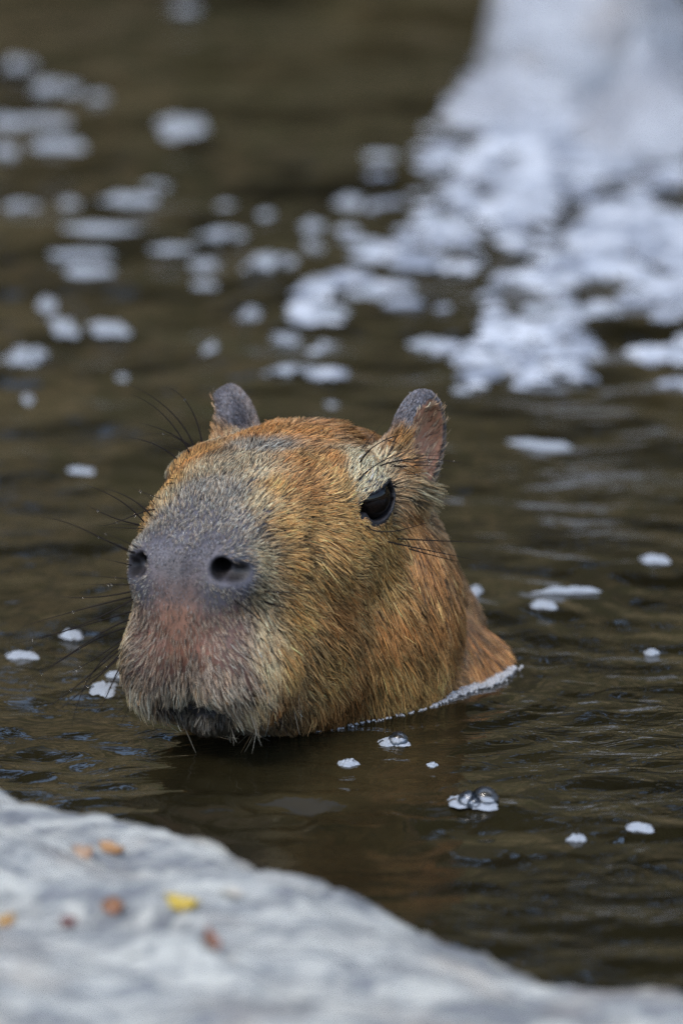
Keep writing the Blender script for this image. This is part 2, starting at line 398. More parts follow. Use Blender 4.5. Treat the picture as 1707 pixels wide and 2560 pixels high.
def scatter_foam():
    Vs, Fs, n0 = [], [], 0
    geos = [foam_geo(200 + s_, 5, 16) for s_ in range(5)]
    r = np.random.default_rng(5)
    for _ in range(26000):
        px, py = r.uniform(760, 2000), r.uniform(120, 1010)
        u = (py - 230) / 700                               # a tongue of foam that fans out from the stones
        left = 1180 - 620 * max(u, 0) ** .6
        core = smooth01(left - 40, left + 330, px)
        dens = core * float(np.interp(u, [-.1, .15, .4, .6, .85, 1.1], [.7, .78, .56, .28, .07, 0]))
        p = at(px, py)
        nz = .5 + .40 * float(fbm(p[0] * 20, p[1] * 7 + .6 * p[0], s=47, o=4))
        if r.random() > dens * (.04 + 1.05 * smooth01(.40, .70, nz)): continue
        V, F_ = geos[r.integers(5)]
        sx = r.uniform(.0020, .0080) * r.uniform(1, 2.2); sy = sx * r.uniform(.4, 1.1); a = r.normal(0, .35)
        c, s_ = math.cos(a), math.sin(a)
        X = np.stack([c * V[:, 0] * sx - s_ * V[:, 1] * sy + p[0], s_ * V[:, 0] * sx + c * V[:, 1] * sy + p[1], V[:, 2] * sx * .4 + float(water_z(p[0], p[1])) + r.uniform(0, .0006)], 1)
        Vs.append(X); Fs.append(F_ + n0); n0 += len(X)
    return mesh('foam', np.concatenate(Vs), np.concatenate(Fs))
mt = Mat('thin_foam', Roughness=.4)
mt.base(mt.ramp(mt.noise(mt.mapping(), 30, 4), [(.40, (.22, .25, .30)), (.62, (.52, .56, .61))]))
tag(link('foam', scatter_foam(), mt.m), 'tongue of broken white foam spreading from the pale boulders', 'foam', kind='stuff')

# ------------------------------------------------------------------ trees and shrubs on the bank (mirrored in the water)
ml = Mat('leaf_green', Roughness=.5)
oi = ml.node('ShaderNodeObjectInfo')
ml.base(ml.mix(ml.noise(ml.mapping(), 1.6, 4), (.030, .045, .012), (.085, .10, .030)))
mk = Mat('bark', Roughness=.9, Base_Color=(.075, .055, .038, 1))
def tube(pts, rad, n=8):
    V, F_ = [], []
    pts = [np.array(p, float) for p in pts]
    for i, p in enumerate(pts):
        t = pts[min(i + 1, len(pts) - 1)] - pts[max(i - 1, 0)]; t /= np.linalg.norm(t)
        a = np.cross(t, (1, 0, 0) if abs(t[0]) < .8 else (0, 1, 0)); a /= np.linalg.norm(a); b = np.cross(t, a)
        for k in range(n): V.append(p + rad[i] * (math.cos(2 * math.pi * k / n) * a + math.sin(2 * math.pi * k / n) * b))
    for i in range(len(pts) - 1):
        for k in range(n): F_.append((i * n + k, i * n + (k + 1) % n, (i + 1) * n + (k + 1) % n, (i + 1) * n + k))
    return np.array(V), np.array(F_)
def tree_meshes(seed, H, Rr, nleaf):
    r = np.random.default_rng(seed)
    pts = [(.12 * H * .2 * math.sin(i * 1.3 + seed), .1 * H * .2 * math.cos(i * 1.7 + seed), H * .8 * i / 6) for i in range(7)]
    V, F_ = tube(pts, [.055 * H * .6 * (1 - i / 7.5) for i in range(7)]); n0 = len(V); Vs, Fs = [V], [F_]
    tips = []
    for k in range(14):
        i = r.integers(2, 7); a = r.uniform(0, 6.28); p0 = np.array(pts[i]); ln = Rr * r.uniform(.5, .95)
        d = np.array([math.cos(a), math.sin(a), r.uniform(.1, .7)]); p1 = p0 + d * ln * .55; p2 = p0 + d * ln + np.array([0, 0, .1 * ln])
        V, F_ = tube([p0, p1, p2], [.012 * H, .008 * H, .003 * H], 5); Vs.append(V); Fs.append(F_ + n0); n0 += len(V); tips += [p1, p2]
    for k in range(16):
        a = r.uniform(0, 6.28); zz = r.uniform(.12, 1.0); rr = Rr * math.sqrt(max(0, 1 - (2 * zz - 1.1) ** 2 * .8)) * r.uniform(.5, 1)
        tips.append(np.array([math.cos(a) * rr, math.sin(a) * rr, zz * H]))
    trunk = mesh('trunk', np.concatenate(Vs), np.concatenate(Fs))
    tips = np.array(tips)
    c = tips[r.integers(0, len(tips), nleaf)] + r.normal(0, 1, (nleaf, 3)) * Rr * np.array([.17, .17, .15])
    c[:, 2] = np.maximum(c[:, 2], .05)
    a = r.normal(0, 1, (nleaf, 3)); a /= np.linalg.norm(a, axis=1)[:, None]
    b = np.cross(a, r.normal(0, 1, (nleaf, 3))); b /= np.linalg.norm(b, axis=1)[:, None]
    s_ = r.uniform(.05, .10, nleaf)[:, None]
    V = np.stack([c - a * s_, c + b * s_ * .45, c + a * s_, c - b * s_ * .45], 1).reshape(-1, 3)
    crown = mesh('crown', V, np.arange(nleaf * 4).reshape(-1, 4), False)
    return trunk, crown
KINDS_ = [tree_meshes(1, 4.6, 1.5, 9000), tree_meshes(2, 5.6, 1.7, 10000), tree_meshes(3, 2.0, 1.2, 7000)]
for tr, cr in KINDS_: tr.materials.append(mk.m); cr.materials.append(ml.m)
TREES = [(-3.2, 4.6, 0, 1), (-1.2, 5.3, 1, 1), (.9, 4.9, 0, 1.05), (2.8, 5.2, 1, .95), (4.6, 4.2, 0, 1), (-4.9, 3.0, 1, .95), (-1.9, 3.9, 2, 1), (.2, 4.1, 2, .9), (2.0, 3.9, 2, 1.0), (3.6, 3.5, 2, 1), (-4.0, 2.2, 2, 1),
         (5.2, 1.6, 1, .9), (-5.4, .4, 0, 1)]
for i, (x, y, k, sc) in enumerate(TREES):
    e = bpy.data.objects.new('shrub' if k == 2 else 'tree', None); col.objects.link(e)
    e.location = (x, y, float(ground_z(np.array(x), np.array(y))) - .05); e.rotation_euler = (0, 0, i * 1.1); e.scale = (sc,) * 3
    link('trunk', KINDS_[k][0], None, e); link('crown', KINDS_[k][1], None, e)
    if k == 2: tag(e, 'low leafy green shrub on the bank, mirrored in the pond', 'shrub', 'shrubs on the bank')
    else: tag(e, 'leafy green tree on the bank, mirrored in the pond', 'tree', 'trees on the bank')


# ------------------------------------------------------------------ capybara: implicit body, frame f (forward) l (its left) z (up)
def smin(a, b, k):
    h = np.clip(.5 + .5 * (b - a) / k, 0, 1); return b + (a - b) * h - k * h * (1 - h)
def smax(a, b, k): return -smin(-a, -b, k)
def ell(p, c, r, rot=None):
    q = [p[0] - c[0], p[1] - c[1], p[2] - c[2]]
    if rot is not None: q = [rot[i][0] * q[0] + rot[i][1] * q[1] + rot[i][2] * q[2] for i in range(3)]
    k0 = np.sqrt((q[0] / r[0]) ** 2 + (q[1] / r[1]) ** 2 + (q[2] / r[2]) ** 2)
    k1 = np.sqrt((q[0] / r[0] ** 2) ** 2 + (q[1] / r[1] ** 2) ** 2 + (q[2] / r[2] ** 2) ** 2)
    return k0 * (k0 - 1) / np.maximum(k1, 1e-6)
def cap(p, a, b, ra, rb):
    a = np.array(a, float); b = np.array(b, float); ba = b - a
    t = np.clip(((p[0] - a[0]) * ba[0] + (p[1] - a[1]) * ba[1] + (p[2] - a[2]) * ba[2]) / (ba @ ba), 0, 1)
    return np.sqrt((p[0] - a[0] - t * ba[0]) ** 2 + (p[1] - a[1] - t * ba[1]) ** 2 + (p[2] - a[2] - t * ba[2]) ** 2) - (ra + (rb - ra) * t)
def frame(n, a):                                          # rows: tangent a, other tangent, normal n
    n = np.array(n, float); n /= np.linalg.norm(n); a = np.array(a, float); a -= n * (a @ n); a /= np.linalg.norm(a)
    return np.array([a, np.cross(n, a), n])
FT = [-.20, -.16, -.12, -.08, -.04, 0.0, .04, .075, .10, .12, .14]
ZT = [-.01, .045, .098, .133, .146, .149, .148, .143, .137, .132, .129]
ZB = [-.06, -.06, -.05, -.04, -.026, -.012, .000, .010, .014, .016, .018]
WT = [.034, .038, .043, .048, .0530, .0545, .0520, .0465, .0400, .0370, .0365]
TP = [.10, .10, .12, .15, .13, .05, -.02, -.03, .00, .02, .02]     # widening towards the jaw
EYE_C = np.array([-.002, .0510, .1190]); EYE_R = .0125
EYE_F = frame((.48, .86, .08), (1, -.50, -.48))          # slit axis runs forward and down
EAR_C = (-.058, .053, .136)
EAR_F = frame((.20, .92, -.15), (.10, .24, 1.0))
def eye_open(ea, eb):                                     # straight upper lid, round lower lid, pointed inner corner
    o = (np.sqrt((ea / .0118) ** 2 + ((eb - .0015) / .0100) ** 2) - 1) * .0095
    o = smax(o, -.0042 - .10 * ea - eb, .0012)
    t = np.clip((ea - .006) / .0115, 0, 1)
    return smin(o, np.hypot(ea - .006 - t * .0115, eb + .0015 + t * .0012) - (.0038 - .0028 * t), .0015)
def sdf(f, l, z):
    y = np.abs(l); P = (f, y, z)
    zt, zb, w, tp = (np.interp(f, FT, t) for t in (ZT, ZB, WT, TP))
    zc, h = (zt + zb) / 2, (zt - zb) / 2
    dz = (z - zc) / h
    w = w * (1 - tp * np.clip(dz, -1, 1))
    pw = 2.9
    s = (np.abs(y / w) ** pw + np.abs(dz) ** pw) ** (1 / pw)
    fe = np.interp(z, [.0, .018, .03, .045, .066, .09, .105, .12, .135], [.088, .097, .107, .121, .1280, .1305, .1300, .125, .112])
    t = np.clip((f - .045) / (fe - .045), 0, None)
    q = 3.4
    d = ((s ** q + t ** q) ** (1 / q) - 1) * .045
    d = smax(d, -.19 - f, .02)
    # jowl and neck, trunk and limbs under the water
    d = smin(d, ell(P, (-.050, .0385, .042), (.050, .030, .060)), .022)
    d = smin(d, ell(P, (-.100, 0, -.030), (.075, .080, .066)), .009)
    d = smin(d, cap(P, (-.10, 0, -.05), (-.20, 0, -.150), .070, .105), .020)
    d = smin(d, ell(P, (-.50, 0, -.20), (.36, .165, .165)), .05)
    d = smin(d, cap(P, (-.27, .09, -.26), (-.26, .10, -.47), .045, .026), .03)
    d = smin(d, cap(P, (-.72, .09, -.26), (-.76, .10, -.47), .055, .028), .03)
    # brow, cheek bone
    d = smin(d, ell(P, (.002, .0425, .1315), (.026, .0110, .0080), frame((0, .35, 1), (1, -.15, -.30))), .012)
    d = smin(d, ell(P, (.012, .046, .100), (.034, .0095, .016)), .022)
    # nose pad, lips, chin
    d = smin(d, ell(P, (.1080, .0170, .107), (.0175, .0185, .0175)), .010)
    d = smin(d, ell(P, (.103, .0215, .052), (.0245, .0205, .0285)), .012)
    d = smax(d, -cap(P, (.1385, 0, .076), (.1285, 0, .043), .0025, .006), .008)      # philtrum
    d = smax(d, -ell(P, (.126, 0, .032), (.026, .022, .0080), frame((-.15, 0, 1), (1, 0, 0))), .006)   # mouth
    d = smin(d, ell(P, (.081, 0, .024), (.026, .025, .011)), .006)
    # nostrils
    d = smax(d, -cap(P, (.1250, .0240, .1110), (.101, .0155, .1130), .0050, .0035), .004)
    d = smax(d, -ell(P, (.1210, .0320, .1085), (.009, .0080, .0044)), .005)
    # eye: lids swell, then the almond opening
    d = smin(d, ell(P, tuple(EYE_C), (.0152,) * 3), .007)
    q = [P[i] - EYE_C[i] for i in range(3)]
    ea, eb, en = (EYE_F[i][0] * q[0] + EYE_F[i][1] * q[1] + EYE_F[i][2] * q[2] for i in range(3))
    op = eye_open(ea, eb)
    d = smax(d, -np.maximum(op, -en), .0014)
    # ears: cup with a thick front rim
    P = (f, np.where(l > 0, y - .0035, y + .0045), np.where(l > 0, z, z + .003))
    e = ell(P, EAR_C, (.0275, .0195, .0105), EAR_F)
    ci = [EAR_C[i] + EAR_F[2][i] * .0075 + EAR_F[0][i] * .000 for i in range(3)]
    e = smax(e, -ell(P, ci, (.0235, .0160, .0100), EAR_F), .003)
    e = smin(e, cap(P, (-.046, .043, .128), (-.052, .0580, .1575), .0075, .0040), .004)
    d = smin(d, e, .006)
    d = smin(d, ell((f, y, z), (-.050, .047, .116), (.022, .012, .020)), .010)
    return d

def axis(parts):
    out = []
    for a, b, st in parts: out.append(np.arange(a, b - st * .3, st))
    return np.concatenate(out + [[parts[-1][1]]])
def surface_nets(fa, la, za, fn):
    F, L_, Z = np.meshgrid(fa, la, za, indexing='ij')
    D = np.empty(F.shape)
    for i0 in range(0, len(fa), 40):
        s = slice(i0, i0 + 40); D[s] = fn(F[s], L_[s], Z[s])
    nx, ny, nz = D.shape
    cs = [(i, j, k) for i in (0, 1) for j in (0, 1) for k in (0, 1)]
    sub = lambda A, c: A[c[0]:nx - 1 + c[0], c[1]:ny - 1 + c[1], c[2]:nz - 1 + c[2]]
    neg = sum((sub(D, c) < 0).astype(np.int8) for c in cs)
    act = (neg > 0) & (neg < 8)
    ids = np.full(act.shape, -1); n = int(act.sum()); ids[act] = np.arange(n)
    I = np.argwhere(act)
    X = (fa, la, za)
    acc = np.zeros((n, 3)); cnt = np.zeros(n)
    for a in range(8):
        for b in range(a + 1, 8):
            ca, cb = np.array(cs[a]), np.array(cs[b])
            if np.abs(ca - cb).sum() != 1: continue
            pa, pb = I + ca, I + cb
            da, db = D[tuple(pa.T)], D[tuple(pb.T)]
            m = (da < 0) != (db < 0)
            t = da[m] / (da[m] - db[m])
            A = np.stack([X[q][pa[m, q]] for q in range(3)], 1); B = np.stack([X[q][pb[m, q]] for q in range(3)], 1)
            acc[m] += A + (B - A) * t[:, None]; cnt[m] += 1
    V = acc / cnt[:, None]
    faces = []
    for ax in range(3):
        u, v = (ax + 1) % 3, (ax + 2) % 3
        lo = [slice(1, -1)] * 3; lo[ax] = slice(0, -1)
        hi = list(lo); hi[ax] = slice(1, None)
        A = D[tuple(lo)] < 0; B = D[tuple(hi)] < 0
        E = np.argwhere(A != B); 
        if not len(E): continue
        flip = A[tuple(E.T)]
        off = np.array([1, 1, 1]); off[ax] = 0
        G = E + off
        def cid(du, dv):
            g = G.copy(); g[:, u] -= du; g[:, v] -= dv
            return ids[g[:, 0], g[:, 1], g[:, 2]]
        q = np.stack([cid(1, 1), cid(0, 1), cid(0, 0), cid(1, 0)], 1)
        q[~flip] = q[~flip][:, ::-1]
        faces.append(q)
    return V, np.concatenate(faces)
ff = axis([(-.90, -.22, .02), (-.22, -.10, .004), (-.10, .16, .0016)])
la = axis([(-.20, -.09, .012), (-.09, .09, .0016), (.09, .20, .012)])
za = axis([(-.52, -.06, .02), (-.06, -.012, .004), (-.012, .185, .0016)])
BV, BF = surface_nets(ff, la, za, sdf)
def grad(V, e=4e-4):
    g = np.stack([sdf(*(V + np.eye(3)[i] * e).T) - sdf(*(V - np.eye(3)[i] * e).T) for i in range(3)], 1) / (2 * e)
    return g
for _ in range(2):
    g = grad(BV); d = sdf(*BV.T)
    step = np.clip(d / np.maximum((g * g).sum(1), .05), -.001, .001)
    BV = BV - g * step[:, None]
BN = grad(BV); BN /= np.linalg.norm(BN, axis=1)[:, None] + 1e-9

THETA = -(math.pi / 2 + YAW)
ROLL = R(3.5)
HR = np.array(Matrix.Rotation(THETA, 3, 'Z') @ Matrix.Rotation(ROLL, 3, 'X'))       # head -> world
HO = HR @ np.array([0, .0055, 0]) * np.array([1, 1, 0])
def to_world(p): return np.asarray(p) @ HR.T + HO
def to_head(p): return (np.asarray(p) - HO) @ HR
bvh = BVHTree.FromPolygons([tuple(v) for v in BV], [tuple(int(i) for i in f) for f in BF])
def cast(px, py):                                         # pixel -> point and normal on the animal, head frame
    o, d = ray(px, py)
    h = bvh.ray_cast(Vector(to_head(o)), Vector(HR.T @ d))
    if h[0] is None: return None, None
    return np.array(h[0]), np.array(h[1])
# ------------------------------------------------------------------ coat: direction, length and colour read off at pixels, then spread over the skin
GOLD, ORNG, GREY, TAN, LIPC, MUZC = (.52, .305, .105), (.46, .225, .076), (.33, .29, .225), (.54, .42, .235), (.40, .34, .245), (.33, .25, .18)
DGRY, CHIN_SHADE, INNR = (.17, .165, .18), (.055, .045, .03), (.52, .36, .22)  # chin hair colour is darkened to carry the shadow beneath the lip
S_GREY, S_NOSE, S_PINK, S_DARK, S_BRN, S_MUZ = (.075, .072, .080), (.080, .076, .090), (.25, .130, .085), (.022, .017, .013), (.060, .036, .020), (.125, .068, .052)
CTRL = [  # px, py, dx, dy, length mm, lift, tip colour, density, skin
    (430, 1362, 0, -1, 1.6, .7, GREY, .55, S_NOSE), (450, 1425, 0, -1, .9, .6, DGRY, .35, (.060, .052, .055)), (606, 1450, 1, .3, 1.0, .5, DGRY, .40, S_NOSE), (545, 1500, .2, 1, 1.5, .5, GREY, .40, S_NOSE),
    (500, 1370, .2, -1, 1.4, .6, DGRY, .40, S_NOSE), (350, 1470, -.5, 1, 1.6, .5, GREY, .5, S_NOSE), (440, 1480, 0, 1, 1.0, .5, DGRY, .4, (.075, .055, .05)),
    (450, 1495, 0, 1, 1.4, .5, DGRY, .4, (.13, .08, .062)), (455, 1535, 0, 1, 2.0, .5, MUZC, .22, S_PINK), (430, 1575, -.1, 1, 3, .5, MUZC, .24, S_PINK), (440, 1640, 0, 1, 4, .5, MUZC, .28, (.24, .11, .07)), (500, 1590, .25, 1, 3.5, .5, MUZC, .28, (.24, .115, .08)), (520, 1665, .25, 1, 4.5, .5, MUZC, .34, (.19, .09, .06)), (390, 1610, -.3, 1, 4, .5, MUZC, .28, (.23, .11, .075)), (390, 1670, -.35, 1, 5, .5, MUZC, .38, (.15, .075, .05)),
    (580, 1640, .5, 1, 5, .5, MUZC, .36, S_MUZ), (605, 1560, .5, 1, 4.5, .45, MUZC, .40, S_MUZ), (560, 1560, .3, 1, 3, .45, MUZC, .36, S_MUZ), (360, 1560, -.6, 1, 4, .5, MUZC, .42, S_MUZ), (340, 1640, -1, .9, 5, .5, LIPC, .45, S_MUZ), (575, 1695, .4, 1, 6, .5, MUZC, .42, S_MUZ), (345, 1700, -.8, 1, 8, .5, LIPC, .6, S_MUZ),
    (400, 1725, -.35, 1, 9, .5, LIPC, .55, S_MUZ), (450, 1725, 0, 1, 10, .45, LIPC, .7, S_DARK), (505, 1745, .1, 1, 9, .45, LIPC, .5, S_MUZ), (580, 1745, .3, 1, 9, .45, LIPC, .5, S_MUZ), (540, 1715, .2, 1, 5, .5, MUZC, .34, S_MUZ), (470, 1690, .05, 1, 5, .5, MUZC, .34, S_MUZ), (610, 1690, .4, 1, 7, .45, MUZC, .45, S_MUZ), (632, 1760, .3, 1, 11, .4, TAN, .9, S_BRN),
    (560, 1815, .1, 1, 8, .4, CHIN_SHADE, .7, S_DARK), (600, 1826, .1, 1, 8, .4, CHIN_SHADE, .7, S_DARK), (470, 1790, 0, 1, 6, .4, CHIN_SHADE, .5, S_DARK),
    (420, 1290, -.15, -1, 2.4, .55, GREY, .62, S_NOSE), (520, 1300, .1, -1, 2.4, .55, GREY, .6, S_NOSE), (600, 1340, .6, -.8, 3.2, .5, GREY, .65, S_NOSE), (560, 1230, .2, -1, 3.6, .5, GREY, .75, S_GREY), (470, 1240, -.05, -1, 3.4, .5, GREY, .75, S_GREY), (620, 1400, .9, .0, 3, .5, GREY, .7, S_NOSE),
    (650, 1400, 1, .15, 5, .4, TAN, .9, S_GREY), (645, 1480, .8, .8, 6, .35, TAN, .95, S_GREY), (650, 1560, .4, 1, 8, .35, TAN, 1, S_BRN), (655, 1650, .35, 1, 11, .3, TAN, 1, S_BRN),
    (500, 1185, .05, -1, 4.5, .5, (.45, .36, .22), .9, S_GREY), (600, 1160, .1, -1, 5, .5, (.45, .36, .22), .9, S_GREY), (560, 1105, -.05, -1, 6, .5, ORNG, .95, S_DARK), (490, 1150, -.1, -1, 5, .5, GOLD, .95, S_DARK), (620, 1120, .1, -1, 5.5, .5, GREY, .95, S_GREY),
    (660, 1090, .3, -1, 8, .4, ORNG, 1, S_DARK), (760, 1095, 1, -.3, 12, .25, ORNG, 1, S_BRN), (860, 1090, 1, -.02, 13, .2, ORNG, 1, S_BRN), (940, 1105, 1, .1, 11, .2, ORNG, 1, S_BRN),
    (680, 1230, .8, -.55, 7, .4, GOLD, 1, S_GREY), (640, 1260, .6, -.7, 5, .4, TAN, .95, S_GREY), (760, 1170, .9, -.6, 9, .35, ORNG, 1, S_DARK), (820, 1160, .8, -.6, 9, .35, ORNG, 1, S_DARK), (850, 1215, .7, -.8, 7, .35, GOLD, 1, S_BRN), (760, 1240, .9, -.35, 8, .35, ORNG, 1, S_DARK),
    (905, 1165, .45, -1, 6, .35, (.66, .56, .35), 1, S_GREY), (955, 1155, .7, -.8, 6, .35, (.66, .56, .35), 1, S_GREY), (925, 1190, .5, -1, 5, .4, (.66, .56, .35), 1, S_GREY), (940, 1140, .6, -1, 6, .35, (.66, .56, .35), 1, S_GREY), (880, 1200, .4, -1, 5, .35, (.56, .46, .28), 1, S_GREY), (1005, 1165, .9, .15, 9, .3, ORNG, 1, S_BRN), (1030, 1125, .9, -.3, 15, .6, TAN, 1, S_BRN), (1000, 1110, .9, -.2, 11, .3, ORNG, 1, S_BRN),
    (700, 1320, 1, -.1, 8, .4, GOLD, 1, S_DARK), (780, 1290, 1, 0, 8, .35, GOLD, 1, S_DARK), (850, 1290, 1, .15, 8, .35, GOLD, 1, S_DARK), (900, 1325, .7, .7, 8, .35, GOLD, 1, S_GREY), (960, 1345, .5, .9, 9, .3, GOLD, 1, S_BRN), (1015, 1280, .5, 1, 11, .3, ORNG, 1, S_BRN), (1030, 1215, .9, .6, 16, .7, TAN, 1, S_BRN),
    (720, 1420, .9, .5, 11, .35, GOLD, 1, S_DARK), (820, 1400, .75, .75, 13, .3, GOLD, 1, S_DARK), (950, 1430, .45, 1, 15, .28, GOLD, 1, S_DARK), (1050, 1400, .3, 1, 15, .25, ORNG, 1, S_BRN),
    (720, 1520, .7, .75, 13, .3, GOLD, 1, S_DARK), (820, 1520, .7, .9, 16, .3, ORNG, 1, S_DARK), (950, 1550, .5, 1, 18, .26, ORNG, 1, S_BRN), (1080, 1520, .25, 1, 18, .2, ORNG, 1, S_BRN),
    (700, 1640, .5, 1, 15, .3, GOLD, 1, S_BRN), (800, 1640, .6, 1, 18, .3, GOLD, 1, S_BRN), (950, 1660, .4, 1, 18, .26, GOLD, 1, S_BRN), (1080, 1640, .25, 1, 18, .2, GOLD, 1, S_BRN),
    (685, 1750, .25, 1, 14, .3, ORNG, 1, S_BRN), (850, 1730, .35, 1, 15, .26, ORNG, 1, S_BRN), (1020, 1730, .3, 1, 16, .24, GOLD, 1, S_BRN), (1205, 1625, .6, .9, 16, .2, ORNG, 1, S_BRN), (1120, 1600, .35, 1, 17, .2, ORNG, 1, S_BRN),
    (1052, 1040, .4, -1, 1.8, .3, DGRY, 1, (.085, .08, .092)), (1042, 1068, .4, -1, 2.2, .3, DGRY, 1, (.085, .08, .092)), (1062, 1050, .4, -1, 2, .3, DGRY, 1, (.085, .08, .092)), (600, 1055, -.8, -.8, 2, .3, DGRY, 1, (.085, .08, .092)), (548, 1000, -.6, -1, 1.6, .3, DGRY, 1, (.085, .08, .092)), (1070, 1005, .3, -1, 1.6, .35, DGRY, 1, (.085, .08, .092)), (1003, 1112, .5, -1, 6, .3, GOLD, .9, S_BRN), (1032, 1085, .4, -1, 2.5, .3, DGRY, 1, (.085, .08, .092)), (1048, 1098, .4, -1, 2.5, .3, DGRY, 1, (.085, .08, .092)), (1038, 1050, .4, -1, 2, .3, DGRY, 1, (.085, .08, .092)), (575, 1030, -.8, -.8, 1.6, .3, DGRY, 1, (.085, .08, .092)),
]
cp, cd, ca = [], [], []
for px, py, dx, dy, ln, lift, tip, dens, skin in CTRL:
    p, n = cast(px, py)
    if p is None: print('control misses', px, py); continue
    o, vd = ray(px, py); vd = HR.T @ vd
    s_ = HR.T @ (RIGHT * dx - UP * dy)
    k = np.clip((s_ @ n) / min(n @ vd, -.25), -1.5, 1.5)
    t = s_ - vd * k; t -= n * (t @ n); t /= np.linalg.norm(t)
    if p[1] < 0: p = p * [1, -1, 1]; t = t * [1, -1, 1]
    cp.append(p); cd.append(t); ca.append((ln / 1000, lift, *tip, dens, *skin))
cp, cd, ca = np.array(cp), np.array(cd), np.array(ca)
def groom(P):
    Q = np.stack([P[:, 0], np.abs(P[:, 1]), P[:, 2]], 1)
    out_d, out_a = np.empty((len(P), 3)), np.empty((len(P), ca.shape[1]))
    for i in range(0, len(P), 20000):
        q = Q[i:i + 20000]
        d2 = ((q[:, None] - cp[None]) ** 2).sum(-1)
        w = 1 / (d2 + 1.8e-5) ** 2; w /= w.sum(1)[:, None]
        out_d[i:i + 20000] = w @ cd; out_a[i:i + 20000] = w @ ca
    out_d[:, 1] *= np.where(P[:, 1] < 0, -1, 1)
    return out_d, out_a
def eye_ring(P):                                          # 1 on the lid edge, 0 at the eye centre
    q = np.stack([P[:, 0], np.abs(P[:, 1]), P[:, 2]], 1) - EYE_C
    ea, eb, en = q @ EYE_F[0], q @ EYE_F[1], q @ EYE_F[2]
    return np.where(en > -.004, 1 + eye_open(ea, eb) / .0095, 9)
def nostril(P):
    Q = (P[:, 0], np.abs(P[:, 1]), P[:, 2])
    return np.minimum(cap(Q, (.1250, .0240, .1110), (.101, .0155, .1130), .0050, .0035), ell(Q, (.1210, .0320, .1085), (.009, .0080, .0044)))
def mouth(P): return ell((P[:, 0], np.abs(P[:, 1]), P[:, 2]), (.126, 0, .034), (.024, .023, .0065), frame((-.15, 0, 1), (1, 0, 0)))
def ear_in(P):                                            # inside of the ear cup
    Q = (P[:, 0], np.where(P[:, 1] > 0, P[:, 1] - .0035, -P[:, 1] + .0045), np.where(P[:, 1] > 0, P[:, 2], P[:, 2] + .003))
    ci = [EAR_C[i] + EAR_F[2][i] * .0075 for i in range(3)]
    return ell(Q, ci, (.0235, .0160, .0100), EAR_F)
_, BA = groom(BV)
SK = BA[:, 6:9].copy()
er = eye_ring(BV); k = (1 - smooth01(1.20, 1.42, er))[:, None]
SK = SK * (1 - k) + np.array([.020, .018, .020]) * k
k = (1 - smooth01(.0, .0025, nostril(BV)))[:, None]; SK = SK * (1 - k) + np.array([.012, .010, .010]) * k
k = (1 - smooth01(.0005, .003, mouth(BV)))[:, None]; SK = SK * (1 - k) + np.array([.012, .010, .009]) * k
k = (1 - smooth01(.0005, .0015, ear_in(BV)))[:, None]; SK = SK * (1 - k) + np.array([.40, .19, .11]) * k
SK *= (1 + .22 * fbm(*(BV * 420).T, s=61, o=3))[:, None]
SK = np.clip(SK, .004, 1)

body_me = mesh('capybara', BV, BF)
capy = link('capybara', body_me)
capy.rotation_euler = (ROLL, 0, THETA); capy.location = HO
tag(capy, 'wet brown capybara holding its head above the pond water', 'capybara')
at_ = body_me.attributes.new('skin', 'FLOAT_COLOR', 'POINT')
at_.data.foreach_set('color', np.concatenate([SK, np.ones((len(SK), 1))], 1).astype(np.float32).ravel())
ms = Mat('capybara_skin', Roughness=.48)
a_ = ms.node('ShaderNodeAttribute'); a_.attribute_name = 'skin'; ms.base(a_.outputs['Color'])
ms.bump(ms.noise(ms.mapping(), 700, 4, .7), .45, .0012)
body_me.materials.append(ms.m)

# ---- fur strands
def strands(name, roots, dirs, attrs, nrm, npt=6, clump=True):
    n = len(roots)
    ln, lift = attrs[:, 0] * rng.uniform(.7, 1.3, n) * (1 + .25 * smooth01(.010, .016, attrs[:, 0])), attrs[:, 1] * rng.uniform(.5, 1.4, n)
    t = dirs - nrm * (dirs * nrm).sum(1)[:, None]; t /= np.linalg.norm(t, axis=1)[:, None] + 1e-9
    b = np.cross(nrm, t)
    lowf = .20 * fbm(*(roots * 70).T, s=71, o=2)            # locks of wet hair lean together
    ang = lowf + rng.normal(0, .13, n)
    t = t * np.cos(ang)[:, None] + b * np.sin(ang)[:, None]
    P = np.empty((n, npt, 3)); P[:, 0] = roots - nrm * .0006
    cur = roots.copy()
    bend = rng.normal(0, .16, n)
    for i in range(1, npt):
        s_ = i / (npt - 1)
        l_ = lift * (1 - .75 * s_)
        tt = t * np.cos(bend * s_)[:, None] + np.cross(nrm, t) * np.sin(bend * s_)[:, None]
        cur = cur + (tt * np.cos(l_)[:, None] + nrm * np.sin(l_)[:, None]) * (ln / (npt - 1))[:, None]
        d = sdf(*cur.T); g = grad(cur); g /= np.linalg.norm(g, axis=1)[:, None] + 1e-9
        want = .0004 + np.minimum(ln * .10, .0016) * rng.uniform(.3, 1.2, n)
        cur = cur + g * np.clip(want - d, 0, .004)[:, None]
        P[:, i] = cur
    if clump:
        from mathutils.kdtree import KDTree
        idx = rng.choice(n, n // 9, replace=False)
        kd = KDTree(len(idx))
        for j, q in enumerate(idx): kd.insert(roots[q] , j)
        kd.balance()
        near = np.array([idx[kd.find(r_)[1]] for r_ in roots])
        amt = rng.uniform(.25, .80, n) * np.clip(attrs[:, 0] / .010, .25, 1)
        far_ = np.linalg.norm(roots[near] - roots, axis=1) > .004
        amt[far_] = 0
        for i in range(1, npt):
            w = amt * (i / (npt - 1)) ** 1.3
            P[:, i] += (P[near, i] - P[:, i]) * w[:, None]
    return P
